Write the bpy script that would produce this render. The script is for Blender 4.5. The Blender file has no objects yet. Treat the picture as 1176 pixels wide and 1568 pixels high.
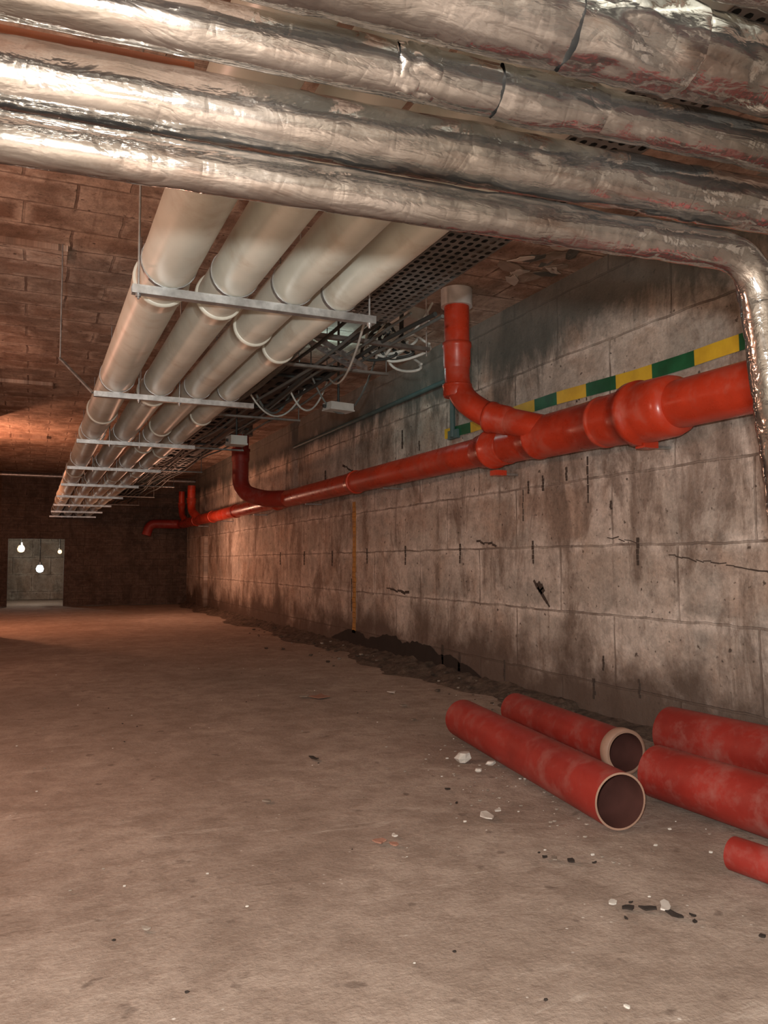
import bpy, math, random
from mathutils import Vector, noise, Matrix
random.seed(7)
H=1.3
CEIL=3.9
WX=4.4
sc=bpy.context.scene
sc.view_settings.view_transform='Standard'
sc.view_settings.look='None'

# ---------------------------------------------------------------- materials
def new_mat(name):
    m=bpy.data.materials.new(name); m.use_nodes=True
    nt=m.node_tree; b=nt.nodes['Principled BSDF']
    return m,nt,b
def N(nt,t,**kw):
    n=nt.nodes.new(t)
    for k,v in kw.items():
        if hasattr(n,k): setattr(n,k,v)
        else: n.inputs[k].default_value=v
    return n
def ramp(nt,fac,stops):
    r=nt.nodes.new('ShaderNodeValToRGB')
    while len(r.color_ramp.elements)<len(stops): r.color_ramp.elements.new(0.5)
    for e,(p,c) in zip(r.color_ramp.elements,stops):
        e.position=p; e.color=(c[0],c[1],c[2],1) if not isinstance(c,(int,float)) else (c,c,c,1)
    nt.links.new(fac,r.inputs['Fac']); return r.outputs['Color']
def mix(nt,fac,a,b,mode='MIX'):
    m=nt.nodes.new('ShaderNodeMix'); m.data_type='RGBA'; m.blend_type=mode
    for s,v in ((0,fac),(6,a),(7,b)):
        if isinstance(v,bpy.types.NodeSocket): nt.links.new(v,m.inputs[s])
        elif isinstance(v,(int,float)): m.inputs[s].default_value=v
        else: m.inputs[s].default_value=(v[0],v[1],v[2],1)
    return m.outputs[2]
def math_(nt,op,a,b=0):
    m=nt.nodes.new('ShaderNodeMath'); m.operation=op
    for i,v in enumerate((a,b)):
        if isinstance(v,bpy.types.NodeSocket): nt.links.new(v,m.inputs[i])
        else: m.inputs[i].default_value=v
    return m.outputs[0]
def mul(nt,a,b): return math_(nt,'MULTIPLY',a,b)
def coords(nt,scale=(1,1,1),loc=(0,0,0)):
    tc=nt.nodes.new('ShaderNodeTexCoord'); mp=nt.nodes.new('ShaderNodeMapping')
    mp.inputs['Scale'].default_value=scale; mp.inputs['Location'].default_value=loc
    nt.links.new(tc.outputs['Object'],mp.inputs['Vector']); return mp.outputs['Vector']
def noi(nt,vec,scale,detail=5,rough=.55,dist=0):
    n=nt.nodes.new('ShaderNodeTexNoise'); n.inputs['Scale'].default_value=scale
    n.inputs['Detail'].default_value=detail; n.inputs['Roughness'].default_value=rough
    n.inputs['Distortion'].default_value=dist
    nt.links.new(vec,n.inputs['Vector']); return n.outputs['Fac']
def bump(nt,b,h,strength,dist=.02,prev=None):
    n=nt.nodes.new('ShaderNodeBump'); n.inputs['Strength'].default_value=strength; n.inputs['Distance'].default_value=dist
    nt.links.new(h,n.inputs['Height'])
    if prev is not None: nt.links.new(prev,n.inputs['Normal'])
    nt.links.new(n.outputs['Normal'],b.inputs['Normal']); return n.outputs['Normal']

def simple(name,c1,c2=None,rough=.6,metal=0,nscale=6,bs=.1,dirt=None):
    m,nt,b=new_mat(name)
    v=coords(nt)
    f=noi(nt,v,nscale)
    c2=c2 or tuple(x*.75 for x in c1)
    col=ramp(nt,f,[(.35,c2),(.62,c1)])
    if dirt:
        d=ramp(nt,noi(nt,v,3.5,8,.65),[(.52,0),(.68,1)])
        col=mix(nt,d,col,dirt)
    nt.links.new(col,b.inputs['Base Color'])
    b.inputs['Roughness'].default_value=rough; b.inputs['Metallic'].default_value=metal
    bump(nt,b,noi(nt,v,nscale*6),bs,.004)
    return m

def block_mat(name,swz,bw,rh,off,cA,cB,cMortar,cStain,cLight,stains=.5,damp=False,mortar=.010,jlo=.25,bands=.75):
    m,nt,b=new_mat(name)
    tc=nt.nodes.new('ShaderNodeTexCoord'); sp=nt.nodes.new('ShaderNodeSeparateXYZ'); cb=nt.nodes.new('ShaderNodeCombineXYZ')
    nt.links.new(tc.outputs['Object'],sp.inputs[0])
    nt.links.new(sp.outputs[swz[0]],cb.inputs[0]); nt.links.new(sp.outputs[swz[1]],cb.inputs[1])
    V=cb.outputs[0]
    ad=N(nt,'ShaderNodeVectorMath',operation='ADD'); nt.links.new(V,ad.inputs[0]); ad.inputs[1].default_value=(off[0],off[1],0)
    wob=nt.nodes.new('ShaderNodeTexNoise'); wob.inputs['Scale'].default_value=3.2; wob.inputs['Detail'].default_value=5; nt.links.new(V,wob.inputs['Vector'])
    sc_=N(nt,'ShaderNodeVectorMath',operation='MULTIPLY_ADD'); nt.links.new(wob.outputs['Color'],sc_.inputs[0]); sc_.inputs[1].default_value=(.05,.05,0); nt.links.new(ad.outputs[0],sc_.inputs[2])
    def brick(ms,smooth):
        br=nt.nodes.new('ShaderNodeTexBrick'); br.inputs['Scale'].default_value=1
        br.inputs['Brick Width'].default_value=bw; br.inputs['Row Height'].default_value=rh
        br.inputs['Mortar Size'].default_value=ms; br.inputs['Mortar Smooth'].default_value=smooth
        br.inputs['Color1'].default_value=(0.0,0,0,1); br.inputs['Color2'].default_value=(1,1,1,1); br.inputs['Mortar'].default_value=(.5,.5,.5,1)
        nt.links.new(sc_.outputs[0],br.inputs['Vector']); return br
    br=brick(mortar,.3); br2=brick(.10,1)
    base=mix(nt,br.outputs['Color'],cA,cB)
    n1=noi(nt,V,1.3,8,.62)
    base=mix(nt,ramp(nt,n1,[(.42,0),(.62,.85)]),base,cLight)
    base=mix(nt,ramp(nt,noi(nt,V,.8,6,.6,.4),[(.50,0),(.60,.6)]),base,tuple(x*k for x,k in zip(cA,(.78,.86,.90))))
    mpp=nt.nodes.new('ShaderNodeMapping'); mpp.inputs['Location'].default_value=(9,4,0); nt.links.new(V,mpp.inputs['Vector'])
    base=mix(nt,ramp(nt,noi(nt,mpp.outputs[0],1.1,7,.65,.3),[(.48,0),(.64,.55)]),base,tuple(x*k for x,k in zip(cA,(.92,.72,.60))))
    mp=nt.nodes.new('ShaderNodeMapping'); mp.inputs['Scale'].default_value=(2.4,.12,1); nt.links.new(V,mp.inputs['Vector'])
    bd=noi(nt,mp.outputs[0],1.0,3,.5)
    base=mix(nt,bands,base,ramp(nt,bd,[(.35,.66),(.6,1.0)]),'MULTIPLY')
    sm=noi(nt,V,4.5,6,.6)
    base=mix(nt,mul(nt,br2.outputs['Fac'],ramp(nt,sm,[(.42,0),(.54,1)])),base,cLight)
    mp=nt.nodes.new('ShaderNodeMapping'); mp.inputs['Scale'].default_value=(1.5,.55,1); nt.links.new(V,mp.inputs['Vector'])
    st=noi(nt,mp.outputs[0],1.4,9,.7,.5)
    base=mix(nt,ramp(nt,st,[(.49,0),(.61,stains)]),base,cStain)
    mp=nt.nodes.new('ShaderNodeMapping'); mp.inputs['Scale'].default_value=(9,.7,1); nt.links.new(V,mp.inputs['Vector'])
    base=mix(nt,ramp(nt,noi(nt,mp.outputs[0],1.0,5,.6),[(.60,0),(.70,.5)]),base,cStain)
    fine=noi(nt,V,34,6,.7)
    base=mix(nt,.5,base,ramp(nt,fine,[(.3,.4),(.65,1.0)]),'MULTIPLY')
    med=noi(nt,V,8,8,.7)
    base=mix(nt,.6,base,ramp(nt,med,[(.34,.5),(.54,1.0)]),'MULTIPLY')
    pit=noi(nt,V,17,3,.5)
    base=mix(nt,ramp(nt,pit,[(.28,.85),(.34,0)]),base,tuple(x*.3 for x in cStain))
    base=mix(nt,mul(nt,br.outputs['Fac'],ramp(nt,noi(nt,V,2.6,4,.6),[(.42,jlo),(.58,.95)])),base,cMortar)
    if damp:
        def band(z0,z1,amp,colr,up,src,mx=.85):
            s=math_(nt,'ADD',mul(nt,src,amp),sp.outputs[2])
            mr=nt.nodes.new('ShaderNodeMapRange'); nt.links.new(s,mr.inputs[0])
            mr.inputs[1].default_value=z0; mr.inputs[2].default_value=z1; mr.inputs[3].default_value=0 if up else mx; mr.inputs[4].default_value=mx if up else 0
            return mix(nt,mr.outputs[0],base,colr)
        base=band(1.08,1.50,1.6,(.11,.078,.06),False,n1,.92)
        base=band(3.85,4.2,1.6,(.10,.115,.105),True,st)
    nt.links.new(base,b.inputs['Base Color']); b.inputs['Roughness'].default_value=.88
    p=bump(nt,b,n1,.5,.05)
    p=bump(nt,b,math_(nt,'SUBTRACT',1,br.outputs['Fac']),.8,.018,p)
    p=bump(nt,b,med,.5,.035,p)
    bump(nt,b,fine,.35,.012,p)
    return m

M_wall=block_mat('concrete_block_wall',(1,2),1.44,.58,(.45,.28),(.58,.50,.425),(.71,.63,.545),(.21,.17,.14),(.24,.18,.14),(.88,.80,.715),.8,True,.010,.40,.5)
M_wall2=block_mat('concrete_block_end',(0,2),1.2,.58,(0,.28),(.42,.35,.28),(.5,.42,.34),(.12,.09,.07),(.2,.15,.11),(.56,.5,.42),.6)
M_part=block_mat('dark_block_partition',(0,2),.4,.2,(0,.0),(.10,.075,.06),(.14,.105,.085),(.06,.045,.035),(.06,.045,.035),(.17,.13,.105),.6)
M_ceil=block_mat('slab_ceiling',(0,1),.70,.42,(.1,.1),(.31,.205,.15),(.64,.465,.36),(.16,.105,.08),(.20,.13,.095),(.76,.61,.50),.55,False,.012,.35,.3)

def floor_mat():
    m,nt,b=new_mat('dusty_concrete_floor')
    v=coords(nt)
    n1=noi(nt,v,.7,9,.62,.3); n2=noi(nt,v,5,9,.7); n3=noi(nt,v,60,4,.6)
    col=ramp(nt,n1,[(.3,(.335,.262,.208)),(.5,(.445,.36,.295)),(.7,(.54,.455,.38))])
    col=mix(nt,ramp(nt,noi(nt,coords(nt,(1,1,1),(5,2,0)),1.9,8,.65),[(.46,0),(.60,.5)]),col,(.30,.228,.178))
    col=mix(nt,ramp(nt,n2,[(.38,.6),(.56,0)]),col,(.26,.195,.15))
    col=mix(nt,.4,col,ramp(nt,n3,[(.3,.45),(.65,1.)]),'MULTIPLY')
    sv=coords(nt,(1.2,5,1)); 
    col=mix(nt,ramp(nt,noi(nt,sv,1.4,6,.7,1.0),[(.59,0),(.69,.4)]),col,(.62,.545,.47))
    sv2=coords(nt,(2.0,9,1),(3,7,0))
    col=mix(nt,ramp(nt,noi(nt,sv2,1.6,4,.6,1.5),[(.66,0),(.72,.6)]),col,(.20,.15,.115))
    vo=nt.nodes.new('ShaderNodeTexVoronoi'); vo.inputs['Scale'].default_value=14; nt.links.new(v,vo.inputs['Vector'])
    col=mix(nt,mul(nt,ramp(nt,vo.outputs['Distance'],[(.05,1),(.1,0)]),ramp(nt,noi(nt,v,2.3,3),[(.52,0),(.6,1)])),col,(.66,.62,.56))
    col=mix(nt,ramp(nt,noi(nt,coords(nt,(9,9,9),(4,2,0)),1.0,3,.4),[(.26,.7),(.31,0)]),col,(.15,.11,.085))
    nt.links.new(col,b.inputs['Base Color']); b.inputs['Roughness'].default_value=.9
    p=bump(nt,b,n2,.6,.04); bump(nt,b,n3,.3,.01,p)
    return m
M_floor=floor_mat()
def dirt_mat():
    m,nt,b=new_mat('loose_dirt'); v=coords(nt)
    n2=noi(nt,v,9,9,.75); 
    nt.links.new(ramp(nt,n2,[(.40,(.06,.043,.032)),(.57,(.155,.115,.085)),(.80,(.32,.255,.20))]),b.inputs['Base Color'])
    b.inputs['Roughness'].default_value=.95; bump(nt,b,n2,.8,.04); return m
M_dirt=dirt_mat()

def red_mat(name,c,rough=.33,dust=.35,dc=(.42,.22,.17)):
    m,nt,b=new_mat(name); v=coords(nt)
    f=noi(nt,v,2.2,5)
    col=ramp(nt,f,[(.3,tuple(x*.68 for x in c)),(.6,c)])
    d=noi(nt,v,4.5,9,.7)
    col=mix(nt,ramp(nt,d,[(.5,0),(.70,dust)]),col,dc)
    nt.links.new(col,b.inputs['Base Color'])
    nt.links.new(ramp(nt,d,[(.4,rough),(.7,rough+.3)]),b.inputs['Roughness'])
    bump(nt,b,noi(nt,v,3,3),.1,.01)
    return m
M_red=red_mat('orange_red_pvc',(.54,.048,.018),.25,.3)
M_red_f=red_mat('dusty_red_pvc',(.32,.028,.019),.45,.6,(.34,.15,.125))
M_redin=simple('pvc_inner_brown',(.13,.05,.04),rough=.6)
M_tan=simple('pvc_cut_edge',(.40,.25,.18),rough=.6)
M_rust=simple('rusty_orange_conduit',(.42,.13,.05),(.30,.10,.05),rough=.5)
M_white=simple('grey_white_pipe_pvc',(.58,.59,.52),(.49,.50,.44),rough=.38,nscale=3,bs=.03,dirt=(.44,.41,.34))
M_white2=simple('white_coupling',(.75,.76,.74),rough=.4)
M_zinc=simple('galvanised_steel',(.52,.54,.54),(.33,.34,.34),rough=.38,metal=.8,nscale=20)
M_tray=simple('perforated_tray_steel',(.20,.20,.19),(.12,.12,.11),rough=.5,metal=.5,nscale=12)
M_dark=simple('dark_cable_rubber',(.03,.04,.04),rough=.6)
M_cabg=simple('grey_cable',(.13,.15,.145),rough=.6)
M_cable=simple('pale_cable',(.55,.60,.57),rough=.5)
M_teal=simple('teal_conduit',(.09,.17,.17),rough=.5)
M_box=simple('junction_box_plastic',(.50,.54,.52),rough=.5)
M_yel=simple('yellow_tape',(.74,.50,.035),(.6,.38,.03),rough=.45)
M_grn=simple('green_tape',(.012,.13,.05),(.008,.08,.03),rough=.45)
M_black=simple('black_chip_hollow_shade',(.03,.022,.017),rough=.95)  # black flakes, and the painted shade of the wall-base hollow
M_markd=simple('dark_slot',(.08,.06,.048),rough=.95)
M_plast=simple('plaster_chip',(.66,.63,.57),rough=.9)
M_brick=simple('brick_chip',(.38,.20,.14),rough=.9)
M_ochre=simple('ochre_paint',(.52,.27,.06),(.35,.20,.08),rough=.8,nscale=9)
M_stone=simple('rubble_stone',(.36,.31,.26),(.20,.165,.13),rough=.9)
M_bl=simple('wet_stain',(.12,.13,.12),rough=.6)
def emis(name,c,s):
    m,nt,b=new_mat(name); b.inputs['Emission Color'].default_value=(*c,1); b.inputs['Emission Strength'].default_value=s; return m
M_bulbW=emis('bulb_white',(.8,.95,1),8); M_bulbO=emis('bulb_warm',(1,.6,.3),3)
def foil_mat():
    m,nt,b=new_mat('aluminium_foil_wrap'); v=coords(nt)
    f=noi(nt,v,2.0,4)
    col=ramp(nt,f,[(.3,(.32,.30,.27)),(.65,(.60,.59,.575))])
    col=mix(nt,ramp(nt,noi(nt,coords(nt,(1,3,3),(5,1,2)),2.6,5,.6),[(.56,0),(.70,.6)]),col,(.28,.17,.125))  # reddish brown reflections painted into the foil colour as patches
    nt.links.new(col,b.inputs['Base Color'])
    b.inputs['Metallic'].default_value=.97
    nt.links.new(ramp(nt,noi(nt,v,5,6),[(.3,.08),(.7,.18)]),b.inputs['Roughness'])
    def ridge(vec,s,d=4):
        n=noi(nt,vec,s,d,.5,.6)
        return math_(nt,'MINIMUM',mul(nt,math_(nt,'ABSOLUTE',math_(nt,'SUBTRACT',n,.5)),9),1)
    p=bump(nt,b,noi(nt,coords(nt,(.7,2.6,2.6)),6,4,.55,.6),.15,.02)
    p=bump(nt,b,ridge(coords(nt,(.8,2.2,2.2)),6),.24,.004,p)
    p=bump(nt,b,ridge(coords(nt,(2.5,1.2,1.2),(3,3,3)),5,2),.16,.003,p)
    bump(nt,b,noi(nt,coords(nt,(1,1,1)),60,3,.5),.14,.003,p)
    return m
M_foil=foil_mat()

# ---------------------------------------------------------------- mesh builder
class MB:
    def __init__(s,name): s.name=name; s.v=[]; s.f=[]; s.m=[]; s.sm=[]; s.mats=[]
    def mi(s,m):
        if m not in s.mats: s.mats.append(m)
        return s.mats.index(m)
    def add(s,vs,fs,m,smooth=False):
        o=len(s.v); s.v+= [tuple(x) for x in vs]; i=s.mi(m)
        for f in fs: s.f.append([o+k for k in f]); s.m.append(i); s.sm.append(smooth)
    def box(s,c,d,m,rot=None):
        vs=[]
        for x in(-.5,.5):
            for y in(-.5,.5):
                for z in(-.5,.5):
                    p=Vector((x*d[0],y*d[1],z*d[2]))
                    if rot: p=rot@p
                    vs.append(p+Vector(c))
        s.add(vs,[(0,1,3,2),(4,6,7,5),(0,4,5,1),(2,3,7,6),(0,2,6,4),(1,5,7,3)],m)
    def beam(s,a,b,w,h,m):
        a=Vector(a);b=Vector(b);d=b-a
        rot=d.to_track_quat('X','Z').to_matrix()
        s.box((a+b)/2,(d.length,w,h),m,rot)
    def tube(s,pts,r,m,seg=24,cap=True,disp=None):
        pts=[Vector(p) for p in pts]; n=len(pts)
        rs=r if isinstance(r,(list,tuple)) else [r]*n
        tans=[]
        for i in range(n):
            t=(pts[min(i+1,n-1)]-pts[max(i-1,0)])
            if t.length<1e-9: t=tans[-1] if tans else Vector((1,0,0))
            tans.append(t.normalized())
        up=Vector((0,0,1)) if abs(tans[0].z)<.9 else Vector((0,1,0))
        nrm=(up-tans[0]*up.dot(tans[0])).normalized()
        vs=[]
        for i in range(n):
            nrm=(nrm-tans[i]*nrm.dot(tans[i])).normalized(); bn=tans[i].cross(nrm)
            for k in range(seg):
                a=2*math.pi*k/seg
                d=nrm*math.cos(a)+bn*math.sin(a)
                rr=rs[i]
                if disp: rr+=disp(pts[i]+d*rs[i],rs[i])
                vs.append(pts[i]+d*rr)
        fs=[]
        for i in range(n-1):
            for k in range(seg):
                k2=(k+1)%seg
                fs.append((i*seg+k,i*seg+k2,(i+1)*seg+k2,(i+1)*seg+k))
        s.add(vs,fs,m,True)
        if cap:
            s.add(vs[:seg],[list(range(seg))[::-1]],m); s.add(vs[-seg:],[list(range(seg))],m)
    def collar(s,a,b,r,m,seg=32,lip=.012):
        a=Vector(a);b=Vector(b);d=(b-a);L=d.length;d.normalize()
        ps=[a,a+d*.003,a+d*L*.18,a+d*L*.22,b-d*L*.15,b]
        s.tube(ps,[r-lip*1.2,r+lip,r+lip,r,r,r-lip],m,seg)
    def hollow(s,a,b,r,th,m,mi,me,seg=40):
        a=Vector(a);b=Vector(b);d=(b-a);L=d.length;d.normalize()
        n=24; pts=[a+d*L*i/n for i in range(n+1)]
        s.tube(pts,r,m,seg,cap=False); s.tube(pts,r-th,mi,seg,cap=False)
        for e,q in((a,0),(b,1)):
            s.tube([e,e+d*(.0005 if q else -.0005)],[r,r-th],me,seg,cap=False)
    def build(s,parent=None):
        me=bpy.data.meshes.new(s.name); me.from_pydata(s.v,[],s.f)
        for m in s.mats: me.materials.append(m)
        me.polygons.foreach_set('material_index',s.m); me.polygons.foreach_set('use_smooth',s.sm); me.update()
        o=bpy.data.objects.new(s.name,me); sc.collection.objects.link(o)
        if parent: o.parent=parent
        return o
def arc_path(pts,rad,n=8):
    pts=[Vector(p) for p in pts]; out=[pts[0]]
    for i in range(1,len(pts)-1):
        p=pts[i]; a=(pts[i-1]-p); b=(pts[i+1]-p)
        r=min(rad,a.length*.48,b.length*.48)
        A=p+a.normalized()*r; B=p+b.normalized()*r
        for k in range(n+1):
            t=k/n; out.append(A*(1-t)**2+p*2*t*(1-t)+B*t*t)
    out.append(pts[-1]); return out
def dense(a,b,step):
    a=Vector(a);b=Vector(b);n=max(2,int((b-a).length/step)); return [a.lerp(b,i/n) for i in range(n+1)]

# ---------------------------------------------------------------- room shell
YB,YE,XL=-2.2,30.0,-2.5
YP=25.3
CT=CEIL-.004
b=MB('ceiling'); b.box(((WX+XL)/2,(YB+YE)/2,CEIL+.1),(WX-XL+.6,YE-YB+.6,.2),M_ceil); ceiling=b.build()
b=MB('wall_right'); b.box((WX+.15,(YB+YE)/2,CEIL/2),(.3,YE-YB,CEIL),M_wall); wall_r=b.build()
b=MB('wall_left'); b.box((XL-.15,(YB+YE)/2,CEIL/2),(.3,YE-YB,CEIL),M_wall2); b.build()
b=MB('wall_back'); b.box(((WX+XL)/2,YB-.15,CEIL/2),(WX-XL+.6,.3,CEIL),M_wall2); b.build()
b=MB('wall_end'); b.box(((WX+XL)/2,YE+.15,CEIL/2),(WX-XL+.6,.3,CEIL),M_wall2); b.build()
b=MB('wall_partition'); ox0,ox1,oz=-.66,.84,H+.66
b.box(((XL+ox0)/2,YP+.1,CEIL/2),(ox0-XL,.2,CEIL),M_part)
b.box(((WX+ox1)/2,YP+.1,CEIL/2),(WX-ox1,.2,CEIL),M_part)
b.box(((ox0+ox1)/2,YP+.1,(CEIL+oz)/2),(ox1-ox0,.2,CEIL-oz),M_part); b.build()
b=MB('floor'); nx,ny=70,180; vs=[];fs=[]
for j in range(ny+1):
    for i in range(nx+1):
        x=XL-.3+(WX-XL+.6)*i/nx; y=YB-.3+(YE-YB+.6)*j/ny
        vs.append((x,y,-.012+.012*noise.noise(Vector((x*1.2,y*1.2,0)))))
for j in range(ny):
    for i in range(nx):
        a=j*(nx+1)+i; fs.append((a,a+1,a+nx+2,a+nx+1))
b.add(vs,fs,M_floor,True); b.build()
b=MB('wall_pier'); b.box((-1.57,15.2,CEIL/2),(1.86,1.2,CEIL),M_part); b.build()
for y,dz in((7.1,.05),(12.6,.05),(18.0,.06)):
    b=MB('ceiling_beam'); b.box(((0.2+XL)/2,y,CEIL-dz/2),(.2-XL,.35,dz),M_ceil); b.build()
b=MB('wall_pilaster'); b.box((WX-.05,22.6,1.0),(.10,1.1,2.0),M_wall); b.build()

b=MB('joint_gaps')
marks=[(4.99,.08,.18,.035),(6.44,.09,.18,.03),(7.87,.09,.18,.035),(9.31,.08,.2,.04),(10.6,.08,.18,.04),(12.06,.05,.2,.05),(13.5,.06,.2,.05),(15,.06,.2,.05),
(5.6,.71,.33,.02),(6.26,.74,.12,.03),(5.9,.79,.1,.03),(6.5,.72,.1,.025),(9.4,1.6,.2,.05),(8.9,1.45,.1,.03),(6.97,-1.1,.17,.03),(5.56,-1.08,.14,.03),(5.43,-.85,.1,.02),(7.9,-1.12,.17,.05),(8.3,-1.08,.18,.05),
(12.4,1.35,.25,.06),(5.3,.47,.06,.02),(11.2,-.5,.4,.02),(5.0,-1.0,.12,.02),(6.6,.55,.25,.012)]
for y,z,h,w in marks:
    n=5
    for k in range(n):
        zz=H+z+h*(k/(n-1)-.5)
        b.box((WX,y+random.uniform(-.006,.006),zz),(.012,w*random.uniform(.6,1.1),h/n*1.15),M_markd)
def gouge(p,q,w,m=M_markd,n=9,jit=.02):
    for k in range(n):
        t0=k/n;t1=(k+1)/n
        a=Vector((WX,p[0]+(q[0]-p[0])*t0,H+p[1]+(q[1]-p[1])*t0)); c=Vector((WX,p[0]+(q[0]-p[0])*t1,H+p[1]+(q[1]-p[1])*t1))
        c.z+=random.uniform(-jit,jit); b.beam(a,c,.012,w*random.uniform(.5,1.2),m)
gouge((6.43,-.18),(6.18,-.42),.03,n=7,jit=.01); gouge((6.36,-.2),(6.28,-.28),.08,n=3)
gouge((4.65,.05),(3.7,-.08),.009,n=14,jit=.018); gouge((11.6,1.5),(11.1,1.35),.03,n=5)
gouge((7.5,.22),(7.1,.17),.02,n=5); gouge((5.35,.2),(5.0,.16),.008,n=5)
gouge((9.9,-.36),(9.2,-.40),.03,n=6)
for i in range(16):
    b.box((WX,5.75+random.gauss(0,.13),H+1.50+random.gauss(0,.06)),(.01,random.uniform(.01,.04),random.uniform(.01,.03)),M_markd)
b.build(wall_r)
b=MB('ochre_stripe')
for k in range(26):
    z=.28+k*.075
    b.box((WX,11.1+random.uniform(-.01,.01),z),(.012,random.uniform(.11,.15),.08),M_ochre)
b.build(wall_r)
b=MB('base_hollow_shade'); n=160; vs=[];fs=[]  # flat black sheet painted in for the shade inside the hollow
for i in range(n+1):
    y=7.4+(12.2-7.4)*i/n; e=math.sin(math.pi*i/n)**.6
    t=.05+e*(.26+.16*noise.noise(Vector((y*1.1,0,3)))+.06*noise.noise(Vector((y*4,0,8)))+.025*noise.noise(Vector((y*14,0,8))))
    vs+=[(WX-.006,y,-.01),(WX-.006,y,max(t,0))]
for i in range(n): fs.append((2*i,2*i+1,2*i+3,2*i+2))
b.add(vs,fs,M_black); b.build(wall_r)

# ---------------------------------------------------------------- dirt along wall
b=MB('dirt_pile'); nx,ny=36,420; vs=[];fs=[]
for j in range(ny+1):
    y=3.0+(YP-3.05)*j/ny
    wv=.46+.35*noise.noise(Vector((y*.5,7,0)))+.2*noise.noise(Vector((y*1.7,9,0)))
    if y<5.8: wv*=.55
    for i in range(nx+1):
        t=i/nx; x=WX-.005-t*1.3
        hh=max(0,1-(t*1.3)/max(wv,.1))
        z=.09*hh**1.3+(.04*noise.noise(Vector((x*6,y*6,1)))+.02*noise.noise(Vector((x*17,y*17,5))))*min(1,hh*3)
        if y<5.8: z*=.35
        if y<3.3 : z*=max(0,(y-3.0)/.3)
        vs.append((x,y,max(z,0)-.025+.02*min(1,hh*4)))
for j in range(ny):
    for i in range(nx):
        a=j*(nx+1)+i; fs.append((a,a+nx+1,a+nx+2,a+1))
b.add(vs,fs,M_dirt,True); b.build()

def rock(b,c,r,m,flat=.6):
    vs=[];seg=7
    rings=[(-.7,.6),(-.1,1),(.55,.7)]
    rot=random.uniform(0,6.28)
    for zz,rr in rings:
        for k in range(seg):
            a=rot+2*math.pi*k/seg; q=rr*r*random.uniform(.7,1.2)
            vs.append((c[0]+q*math.cos(a),c[1]+q*math.sin(a)*.8,c[2]+max(-r*flat*.6,zz*r*flat)))
    fs=[]
    for i in range(2):
        for k in range(seg):
            k2=(k+1)%seg; fs.append((i*seg+k,i*seg+k2,(i+1)*seg+k2,(i+1)*seg+k))
    fs.append(list(range(seg))[::-1]); fs.append([2*seg+k for k in range(seg)])
    b.add(vs,fs,m)
def chip(b,c,r,m):
    seg=8;rot=random.uniform(0,6.28);vs=[]
    tilt=(random.uniform(-.2,.2),random.uniform(-.2,.2)); ell=random.uniform(.35,.8)
    rnd=[random.uniform(.5,1.25) for _ in range(seg)]
    for h in(0,.006):
        for k in range(seg):
            a=2*math.pi*k/seg;q=r*rnd[k]
            dx,dy=q*math.cos(a),q*math.sin(a)*ell
            dx,dy=dx*math.cos(rot)-dy*math.sin(rot),dx*math.sin(rot)+dy*math.cos(rot)
            vs.append((c[0]+dx,c[1]+dy,c[2]+h+abs(dx*tilt[0])+abs(dy*tilt[1])))
    fs=[list(range(seg))[::-1],[seg+k for k in range(seg)]]+[(k,(k+1)%seg,seg+(k+1)%seg,seg+k) for k in range(seg)]
    b.add(vs,fs,m)
b=MB('rubble')
rock(b,(2.60,4.62,.03),.06,M_plast,.9); rock(b,(2.70,4.45,.02),.035,M_plast); rock(b,(2.55,4.35,.015),.03,M_plast)
for i in range(150):
    x=random.gauss(2.6,.28); y=random.gauss(4.0,.6)
    r=random.choice([.004,.005,.008,.012]); rock(b,(x,y,r*.3),r,random.choice([M_plast,M_stone,M_stone,M_stone]))
for i in range(100):
    y=random.uniform(5.5,16); x=WX-abs(random.gauss(0,.45))-.1
    r=random.choice([.010,.014,.02,.035]); rock(b,(x,y,.01+.06*max(0,1-(WX-x)/.6)),r,random.choice([M_stone,M_dirt,M_dirt,M_dirt]))
for i in range(380):
    x=random.uniform(-2,4);y=random.uniform(.8,11)
    r=random.choice([.003,.005,.008]); rock(b,(x,y,r*.2),r,random.choice([M_plast,M_stone,M_stone,M_black]))
for x,y,r,m in((1.50,3.47,.04,M_brick),(1.55,3.42,.03,M_brick),(1.60,3.52,.022,M_plast),(2.55,7.33,.13,M_brick),(2.42,7.4,.06,M_stone),(1.73,5.07,.06,M_black),
    (2.16,3.58,.06,M_plast),(2.26,3.65,.03,M_plast),(2.12,3.85,.018,M_black),(2.2,4.1,.02,M_black),
    (2.12,2.97,.03,M_stone),(2.17,2.92,.026,M_black),(2.09,3.0,.016,M_black),(2.25,2.86,.012,M_black),
    (2.21,2.40,.045,M_plast),(2.19,2.33,.04,M_black),(2.14,2.41,.032,M_black),(2.08,2.45,.026,M_black),(2.25,2.30,.014,M_black),(2.22,2.26,.012,M_black),(2.01,2.38,.012,M_black),(2.05,2.50,.024,M_plast),(2.12,2.48,.010,M_black),(2.35,2.08,.016,M_black),(1.62,1.92,.011,M_plast),
    (1.2,4.3,.03,M_stone),(.4,3.0,.02,M_stone),(.7,2.1,.018,M_stone),(2.9,6.0,.04,M_stone),(3.1,6.6,.05,M_stone),(3.3,7.3,.06,M_plast)):
    chip(b,(x,y,.0),r,m)
b.build()

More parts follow.
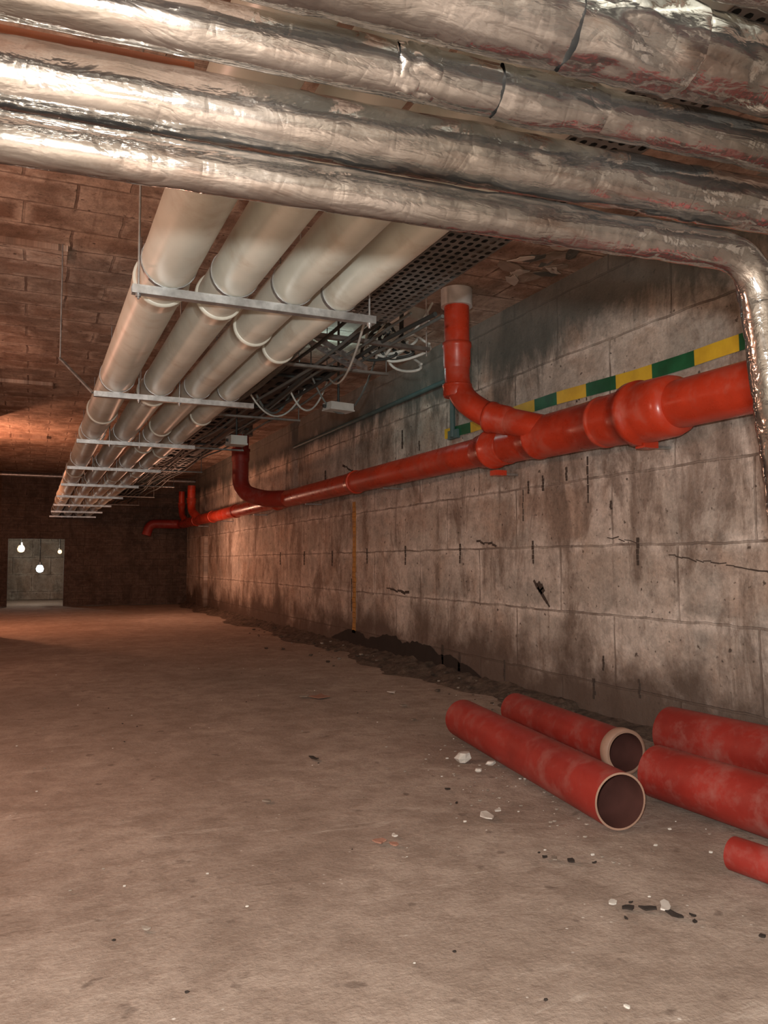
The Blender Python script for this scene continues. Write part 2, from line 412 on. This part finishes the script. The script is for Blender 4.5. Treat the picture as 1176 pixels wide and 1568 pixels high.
# ---------------------------------------------------------------- foil pipes
def foil(name,path,r):
    b=MB(name)
    def amp(p):
        t=min(1,max(0,(p.x-.2)/1.2)); return .3+.8*t
    def dsp(p,rr):
        q=Vector((p.x*2.2,p.y*7,p.z*7)); 
        a=.045*rr*noise.noise(q*1.2)+.035*rr*noise.noise(Vector((p.x*11,p.y*22,p.z*22)))
        c=abs(noise.noise(Vector((p.x*5+3,p.y*13,p.z*13))))
        return (a-(.07*rr*max(0,.12-c)/.12))*amp(p)
    pts=[]
    for i in range(len(path)-1):
        d=dense(path[i],path[i+1],.02); pts+=d if i==0 else d[1:]
    b.tube(pts,r,M_foil,56,disp=dsp)
    L=0; nxt=.35
    for i in range(1,len(pts)-6):
        L+=(pts[i]-pts[i-1]).length
        if L>nxt:
            nxt+=random.uniform(.35,.75)
            b.tube(pts[i:i+5],[r*1.0,r*1.02,r*1.022,r*1.02,r*1.0],M_foil,56,cap=False,disp=lambda p,rr:dsp(p,rr)+.02*r*noise.noise(p*35))
    return b
XA,XB=XL+.01,WX-.01
yA=lambda x:1.85-.083*x
pa=arc_path([(XA,yA(XA),H+.915),(1.95,yA(1.93),H+.915),(2.24,yA(1.95)-.02,0)],.13,8)
b=foil('foil_wrapped_pipe',pa,.055)
b.tube(dense((1.966,yA(1.93),H+.84),(1.984,yA(1.93),H+.76),.008),.0605,M_foil,40,cap=False,disp=lambda p,rr:.006*noise.noise(p*40))
b.build()
yB=lambda x:1.835-.094*x
foil('foil_wrapped_pipe',[(XA,yB(XA),H+1.05),(XB,yB(XB),H+1.05)],.076).build()
yC=lambda x:1.61-.085*x
b=foil('foil_wrapped_pipe',[(XA,yC(XA),H+1.09),(XB,yC(XB),H+1.09)],.057)
def wrap(b,yf,z,r,x0,w):
    ps=[(x0+w*k/12,yf(x0+w*k/12),z) for k in range(13)]
    b.tube(ps,[r*1.0]+[r*1.03]*11+[r*1.0],M_foil,64,cap=False,disp=lambda p,rr:.010*r/.06*noise.noise(Vector((p.x*9,p.y*22,p.z*22)))+.006*noise.noise(p*48)+.003*noise.noise(p*110))
wrap(b,yC,H+1.09,.057,.70,.10); wrap(b,yC,H+1.09,.058,.95,.28)
b.build()
yD=lambda x:1.39-.085*x
b=foil('foil_wrapped_pipe',[(XA,yD(XA),H+1.12),(XB,yD(XB),H+1.12)],.090)
wrap(b,yD,H+1.12,.091,.98,.30)
b.build()
yE=lambda x:1.15-.085*x
foil('foil_wrapped_pipe',[(XA,yE(XA),H+1.14),(XB,yE(XB),H+1.14)],.07).build()
b=MB('orange_conduit'); b.tube(dense((XA,2.26,H+1.28),(.35,2.02,H+1.28),.1),.011,M_rust,16); b.build()
for x in(-1.4,3.1):
    b=MB('pipe_hanger')
    b.box((x,1.5-.09*x,H+.84),(.04,1.1,.02),M_zinc)
    for dy in(-.53,.53): b.tube([(x,1.5-.09*x+dy,H+.84),(x,1.5-.09*x+dy,CT)],.006,M_zinc,8)
    b.build()

# ---------------------------------------------------------------- white pipes
wx=[(.573,.132),(.895,.120),(1.20,.112),(1.46,.10)]
ZS=H+1.30
sy=[1.25,3.9,6.5,9.15,11.8,14.45,17.1,19.75,22.4,24.8]
for i,(x,r) in enumerate(wx):
    b=MB('white_drain_pipe'); z=ZS+.025+r
    b.tube(dense((x,.2,z),(x,YP-.02,z),.5),r,M_white,40)
    for k in range(8):
        y=(4.15 if i in(0,1) else 4.0)+2.65*k + (.35*i if i>1 else .1*i)
        if k%2==1 and i%2==0: y+=1.2
        b.collar((x,y,z),(x,y+.17,z),r+.006,M_white,40,.006)
    b.build()
for j,y in enumerate(sy):
    b=MB('pipe_support_bracket')
    x0,x1=.40,1.66
    b.box(((x0+x1)/2,y,ZS-.018),(x1-x0,.045,.006),M_zinc)
    for s in(-1,1): b.box(((x0+x1)/2,y+s*.022,ZS),(x1-x0,.004,.04),M_zinc)
    b.box(((x0+x1)/2,y,ZS+.018),(x1-x0,.045,.003),M_zinc)
    for x in((x0+.03,x1-.03) if j==1 else (.735,1.052)):
        b.tube([(x,y,ZS-.045),(x,y,CT)],.006,M_zinc,8)
        b.tube([(x,y,ZS-.035),(x,y,ZS-.021)],.014,M_zinc,6)
    for x,r in wx:
        c=Vector((x,y,ZS+.025+r)); ps=[]
        for k in range(25):
            a=math.pi*2*k/24; ps.append(c+Vector((math.cos(a)*(r+.003),0,math.sin(a)*(r+.003))))
        for k in range(24): b.beam(ps[k],ps[k+1],.03,.004,M_zinc)
    b.build()
b=MB('stay_strut')
b.beam((.16,6.9,ZS+.35),(.40,6.62,ZS+.03),.03,.012,M_zinc)
b.tube([(.16,6.9,ZS+.33),(.16,6.9,CT)],.006,M_zinc,8)
b.build()

# ---------------------------------------------------------------- cable tray
def ptray(name,x0,x1,yy0,yy1,z,mt,fill=True,step=(.045,.06)):
    b=MB(name); cw,cl=step
    nxs=int((x1-x0)/cw);nys=int((yy1-yy0)/cl)
    for j in range(nys):
        for i in range(nxs):
            X=x0+i*cw;Y=yy0+j*cl
            vs=[(X,Y,z),(X+cw,Y,z),(X+cw,Y+cl,z),(X,Y+cl,z)]
            cx,cy=X+cw/2,Y+cl/2; a,c=cw*.28,cl*.33; k=.55
            inn=[(-a*k,-c),(a*k,-c),(a,-c*k),(a,c*k),(a*k,c),(-a*k,c),(-a,c*k),(-a,-c*k)]
            vs+=[(cx+p,cy+q,z) for p,q in inn]
            b.add(vs,[(0,1,5,4),(1,6,5),(1,2,7,6),(2,8,7),(2,3,9,8),(3,10,9),(3,0,11,10),(0,4,11)],mt)
    xe=x0+nxs*cw; ye=yy0+nys*cl
    for X in(x0,xe): b.box((X,(yy0+ye)/2,z+.03),(.003,ye-yy0,.06),mt)
    b.box(((x0+xe)/2,(yy0+ye)/2,z+.055),(xe-x0-.02,ye-yy0,.004),M_dark)
    y=yy0+.35
    while y<ye:
        for X in(x0-.01,xe+.01): b.tube([(X,y,z-.02),(X,y,CT)],.005,mt,8)
        b.beam((x0-.03,y,z-.012),(xe+.03,y,z-.012),.03,.02,mt); y+=1.7
    b.build()
ptray('perforated_cable_tray',1.70,2.04,.9,4.5,H+1.5,M_tray)
ptray('perforated_cable_tray',2.15,2.75,7.4,24.8,H+1.90,M_dark,step=(.15,.3))

# ---------------------------------------------------------------- cables, channel, boxes
b=MB('cable_bundle')
for k in range(7):
    xo=1.82+.12*k; ph=random.uniform(0,6)
    pts=[(xo+.04*math.sin(y*.6+ph),y,H+1.60+.05*math.sin(ph+y*.9)**2+.010*k) for y in [4.7+.8*i for i in range(25)]]
    b.tube(pts,random.uniform(.010,.022),M_dark if k%2 else M_cabg,8)
for y in(6.0,8.4,11,14,17,20,23): b.box((2.2,y,H+1.56),(.95,.04,.02),M_tray); b.tube([(1.74,y,H+1.56),(1.74,y,CT)],.006,M_tray,6); b.tube([(2.66,y,H+1.56),(2.66,y,CT)],.006,M_tray,6)
b.build()
b=MB('cable_coil')
for k in range(12):
    c=Vector((2.72+random.uniform(-.14,.14),6.0+random.uniform(-.1,.1),H+1.82+random.uniform(-.08,.08)))
    R=random.uniform(.08,.18); pts=[]
    ax=random.uniform(-.7,.7); az=random.uniform(.5,1)
    for t in range(31):
        a=t/30*6.28; pts.append(c+Vector((R*math.cos(a)*1.2,.10*math.sin(a*2+ax)+.03*t/30,R*math.sin(a)*az+ax*.12*math.cos(a))))
    b.tube(pts,.012,M_dark if k%3==0 else M_cable,8)
b.tube(arc_path([(2.65,6.0,H+1.9),(2.4,6.1,H+2.2),(2.3,6.3,CT)],.2),.02,M_dark,8)
b.tube(arc_path([(2.8,6.0,H+1.9),(2.9,6.2,H+2.4),(2.9,6.3,CT)],.2),.02,M_dark,8)
b.build()
b=MB('hanging_cable')
def loop(a,c,sag,r,m):
    a=Vector(a);c=Vector(c);pts=[]
    for t in range(17):
        u=t/16;p=a.lerp(c,u);p.z-=sag*4*u*(1-u);pts.append(p)
    b.tube(pts,r,m,8)
loop((1.9,4.6,H+1.56),(2.5,7.0,H+1.75),.22,.008,M_cable)
loop((2.4,7.2,H+1.8),(3.3,7.6,H+2.3),.55,.010,M_cabg)
loop((2.3,7.6,H+1.75),(2.9,7.9,H+2.2),.40,.010,M_cable)
loop((2.0,8.0,H+1.75),(2.7,8.3,H+1.9),.28,.010,M_cable)
loop((2.1,8.1,H+1.75),(2.6,8.5,H+1.9),.22,.014,M_cabg)
loop((2.6,6.4,H+1.9),(3.2,6.2,H+2.3),.2,.012,M_cable)
b.tube([(1.9,4.6,H+1.56),(1.9,4.6,CT)],.006,M_dark,8)
b.tube([(2.4,7.2,H+1.8),(2.4,7.2,CT)],.006,M_dark,8)
b.build()
b=MB('perforated_channel')
a=Vector((1.80,5.55,H+1.68)); c=Vector((2.5,6.15,H+1.62)); d=(c-a).normalized(); side=Vector((-d.y,d.x,0))
n=9
for k in range(n+1):
    p=a.lerp(c,k/n); b.box(p,(.03,.10,.004),M_zinc,d.to_track_quat('X','Z').to_matrix())
for s in(-1,1): 
    b.beam(a+side*.05*s,c+side*.05*s,.012,.045,M_zinc)
b.beam((1.70,5.4,H+1.64),(2.9,5.7,H+1.72),.05,.03,M_tray)
for p in((1.72,5.41),(2.88,5.69)): b.tube([(p[0],p[1],H+1.66),(p[0],p[1],CT)],.006,M_zinc,8)
b.build()
def jbox(c,d,rz=0):
    b=MB('junction_box'); rot=Matrix.Rotation(rz,3,'Z')
    b.box(c,d,M_box,rot); b.box((c[0],c[1],c[2]-d[2]*.5),(d[0]*1.06,d[1]*1.06,d[2]*.2),M_box,rot)
    b.tube([c,(c[0],c[1],CT)],.012,M_dark,10)
    for k in(-1,1): b.tube([(c[0]+k*d[0]*.5,c[1],c[2]),(c[0]+k*d[0]*.62,c[1],c[2])],.018,M_dark,10)
    b.build()
jbox((3.05,6.35,H+2.2),(.24,.24,.10),.3); jbox((2.72,7.3,H+1.52),(.26,.16,.07),.2); jbox((2.2,9.4,H+1.45),(.2,.2,.1),.1)
b=MB('wall_conduit'); b.tube([(WX-.045,7.95,CT),(WX-.045,7.95,H+1.42)],.03,M_teal,12); b.tube([(WX-.045,7.7,CT),(WX-.045,7.7,H+1.75)],.018,M_teal,12)
b.box((WX-.03,7.95,H+1.45),(.04,.22,.10),M_teal); b.tube([(WX-.045,7.95,H+2.1),(WX-.045,14,H+2.1)],.03,M_teal,10); b.build()
b=MB('ceiling_patch')
for k in range(16):
    chip(b,(4.0+random.gauss(0,.12),5.6+random.gauss(0,.30),CEIL-.02),random.uniform(.08,.2),random.choice([M_plast,M_stone,M_bl]))
b.build()

# ---------------------------------------------------------------- red sewer line
b=MB('red_sewer_pipe')
PX=4.12
zl=lambda y:H+1.10+.0016*(y-3)
R1,R2=.17,.148
def P(y): return (PX,y,zl(y))
def prof(lst,m=M_red):
    b.tube([P(y) for y,r in lst],[r for y,r in lst],m,44)
b.tube(dense(P(.2),P(4.3),.3),R1,M_red,40)
prof([(4.22,R1),(4.24,.205),(4.30,.222),(4.50,.228),(4.58,.228),(4.585,.246),(4.66,.246),(4.665,.215),(4.80,.208),(4.98,.200),(5.0,.200),(5.005,.206),(5.04,.206),(5.045,.196),(5.35,.190),(5.75,.188),(5.9,.186),(5.905,.192),(5.94,.192),(5.945,.180),(6.10,.172),(6.45,.168),(6.50,.172)])
prof([(6.42,.160),(6.44,.180),(6.66,.180),(6.665,.196),(6.72,.196),(6.725,.176),(6.88,.170),(6.95,R2)])
b.tube(dense(P(6.4),P(13.9),.5),R2,M_red,40)
XE=24.7
b.tube(dense(P(13.9),P(XE-.4),.5),.135,M_red,40)
b.tube(arc_path([P(XE-.4),(PX,XE,zl(XE)),(3.2,XE+.1,zl(XE)),(3.1,XE+.1,zl(XE)-.35)],.25),.135,M_red_f,24)
b.collar(P(14.3),P(13.8),R2+.01,M_red,32,.014)
for y in(10.3,17.5,20.0,22.2): b.collar(P(y),P(y+.18),(R2 if y<13 else .135)+.010,M_red,32,.007)
for y in(4.62,6.70):
    z=zl(y); b.box((PX+.06,y,z-.235),(.13,.10,.05),M_red); b.box((WX-.12,y,z-.245),(.22,.05,.02),M_zinc)
for y in(9.4,12.6,16,19,22):
    z=zl(y); b.box(((PX+WX)/2,y,z-R2-.015),(WX-PX-.004,.04,.02),M_zinc)
d0=Vector((3.65,6.57,CT)); d1=Vector((3.65,6.57,H+1.58)); d2=Vector((3.82,6.30,H+1.34)); d3=Vector((PX,5.65,zl(5.65)+.02))
b.tube(arc_path([d0,d1,d2,d3],.2,8),.120,M_red,32)
b.collar(d1+Vector((0,0,.50)),d1+Vector((0,0,.25)),.130,M_red,32,.009)
b.collar(d1+Vector((0,0,.10)),d1+Vector((0,0,-.02)),.134,M_red,32,.008)
dd=(d3-d2).normalized()
b.collar(d2+dd*.02,d2+dd*.26,.134,M_red,32,.012)
b.tube([(3.65,6.57,CT),(3.65,6.57,CEIL-.17)],.15,M_white2,32)
e0=Vector((3.5,14.6,CT)); 
b.tube(arc_path([e0,(3.5,14.6,H+1.3),(3.85,14.2,H+1.14),P(13.6)],.45,8),.15,M_red_f,28)
b.collar((3.5,14.6,H+2.1),(3.5,14.6,H+1.85),.165,M_red_f,28)
b.tube([e0,e0-Vector((0,0,.25))],.22,M_tray,24)
for y,x,r in((22.3,3.98,.11),(24.3,4.05,.09)):
    b.tube(arc_path([(x,y,H+2.1),(x,y,H+1.4),(PX,y-.6,zl(y))],.2,6),r,M_red,20)
    b.collar((x,y,H+1.75),(x,y,H+1.6),r+.015,M_red,20)
b.build()

# ---------------------------------------------------------------- warning tape
b=MB('warning_tape'); y=2.3
pat=[]
while y<8.2:
    L=random.uniform(.36,.43); pat.append((y,min(y+L,8.2))); y+=L
for i,(ya,yb) in enumerate(pat):
    n=6
    vs=[];fs=[]
    for k in range(n+1):
        yy=ya+(yb-ya)*k/n; zz=H+1.49+.012*math.sin(yy*2.3)
        xx=WX-.012-.008*abs(math.sin(yy*5))
        vs+=[(xx,yy,zz-.058),(xx-.003,yy,zz+.058)]
    for k in range(n): fs.append((2*k,2*k+2,2*k+3,2*k+1))
    b.add(vs,fs,M_grn if i%2 else M_yel,True)
b.build()

# ---------------------------------------------------------------- loose pipes on floor
def seg_pipe(a,c,r,ring=None):
    b=MB('loose_red_pipe'); th=.010
    a=Vector((a[0],a[1],r)); c=Vector((c[0],c[1],r))
    b.hollow(a,c,r,th,M_red_f,M_redin,M_tan,48)
    d=(c-a).normalized()
    if ring=='sock': 
        b.tube([a,a+d*.002,a+d*.07,a+d*.09],[r+.002,r+.012,r+.012,r],M_tan,48,cap=False)
        b.tube([a,a+d*.0005],[r-th,r+.002],M_tan,48,cap=False)
    b.build()
seg_pipe((2.64,3.15),(2.95,5.25),.138)
seg_pipe((3.37,3.96),(3.54,5.45),.128,'sock')
seg_pipe((3.19,3.50),(3.30,.9),.142)
seg_pipe((3.93,4.18),(4.14,1.6),.165)
seg_pipe((2.74,2.56),(2.94,1.2),.070)

# ---------------------------------------------------------------- far end
def lamp(c,m,r):
    b=MB('hanging_bulb'); c=Vector(c)
    b.tube([c+Vector((0,0,-r)),c+Vector((0,0,-r*.7)),c,c+Vector((0,0,r*.8)),c+Vector((0,0,r*1.1))],[r*.3,r*.8,r,r*.7,r*.3],m,16)
    b.tube([c+Vector((0,0,r)),c+Vector((0,0,r*1.8))],r*.45,M_zinc,12)
    b.tube([c+Vector((0,0,r*1.6)),(c.x,c.y,CT)],.012,M_dark,8)
    b.build()
lamp((.2,26.5,H-.22),M_bulbW,.11); lamp((-.35,27.5,H+.40),M_bulbO,.11); lamp((.75,26.4,H+.3),M_bulbO,.06)
b=MB('cross_pipe'); b.tube([(XL+.01,24.0,CEIL-.22),(WX-.01,24.0,CEIL-.22)],.05,M_zinc,12)
for x in(-1.5,1,3.5): b.tube([(x,24.0,CEIL-.22),(x,24.0,CT)],.008,M_zinc,6)
b.build()

# ---------------------------------------------------------------- lights
def light(t,loc,power,colr,size=.1,name='lamp',rot=None,**k):
    l=bpy.data.lights.new(name,t); l.energy=power; l.color=colr
    if t=='AREA': l.size=size
    else: l.shadow_soft_size=size
    for a,v in k.items(): setattr(l,a,v)
    o=bpy.data.objects.new(name,l); o.location=loc
    if rot: o.rotation_euler=rot
    sc.collection.objects.link(o); return o
light('POINT',(-.25,-.22,H+.16),620,(.99,.955,.905),.05,'hand_lamp')
light('POINT',(-1.9,4.8,H+1.1),125,(1,.56,.42),.1,'warm_fill')  # unseen warm fill added off-frame to brighten the left ceiling
light('POINT',(-1.5,10.5,H+1.3),45,(1,.46,.30),.1,'warm_fill')
light('POINT',(-1.3,17.2,CEIL-1.0),210,(1,.40,.22),.12,'warm_fill')
light('POINT',(2.9,18.8,H+.7),70,(1,.50,.32),.12,'warm_fill')
light('POINT',(0,27.2,H+.5),45,(1,.88,.74),.12,'far_bulb')
light('POINT',(3.2,8.6,CEIL-.3),9,(.55,.9,.88),.1,'cool_fill')  # added fill, tints the dark upper part teal
w=bpy.data.worlds.new('World'); sc.world=w; w.use_nodes=True
w.node_tree.nodes['Background'].inputs[0].default_value=(.5,.62,.62,1); w.node_tree.nodes['Background'].inputs[1].default_value=.12

# ---------------------------------------------------------------- camera
cam=bpy.data.cameras.new('camera'); cam.sensor_width=36; cam.lens=28.0; cam.clip_start=.02
co=bpy.data.objects.new('camera',cam); sc.collection.objects.link(co); co.location=(0,0,H)
co.rotation_euler=(math.radians(90+3.56),0,math.radians(-23.75)); sc.camera=co
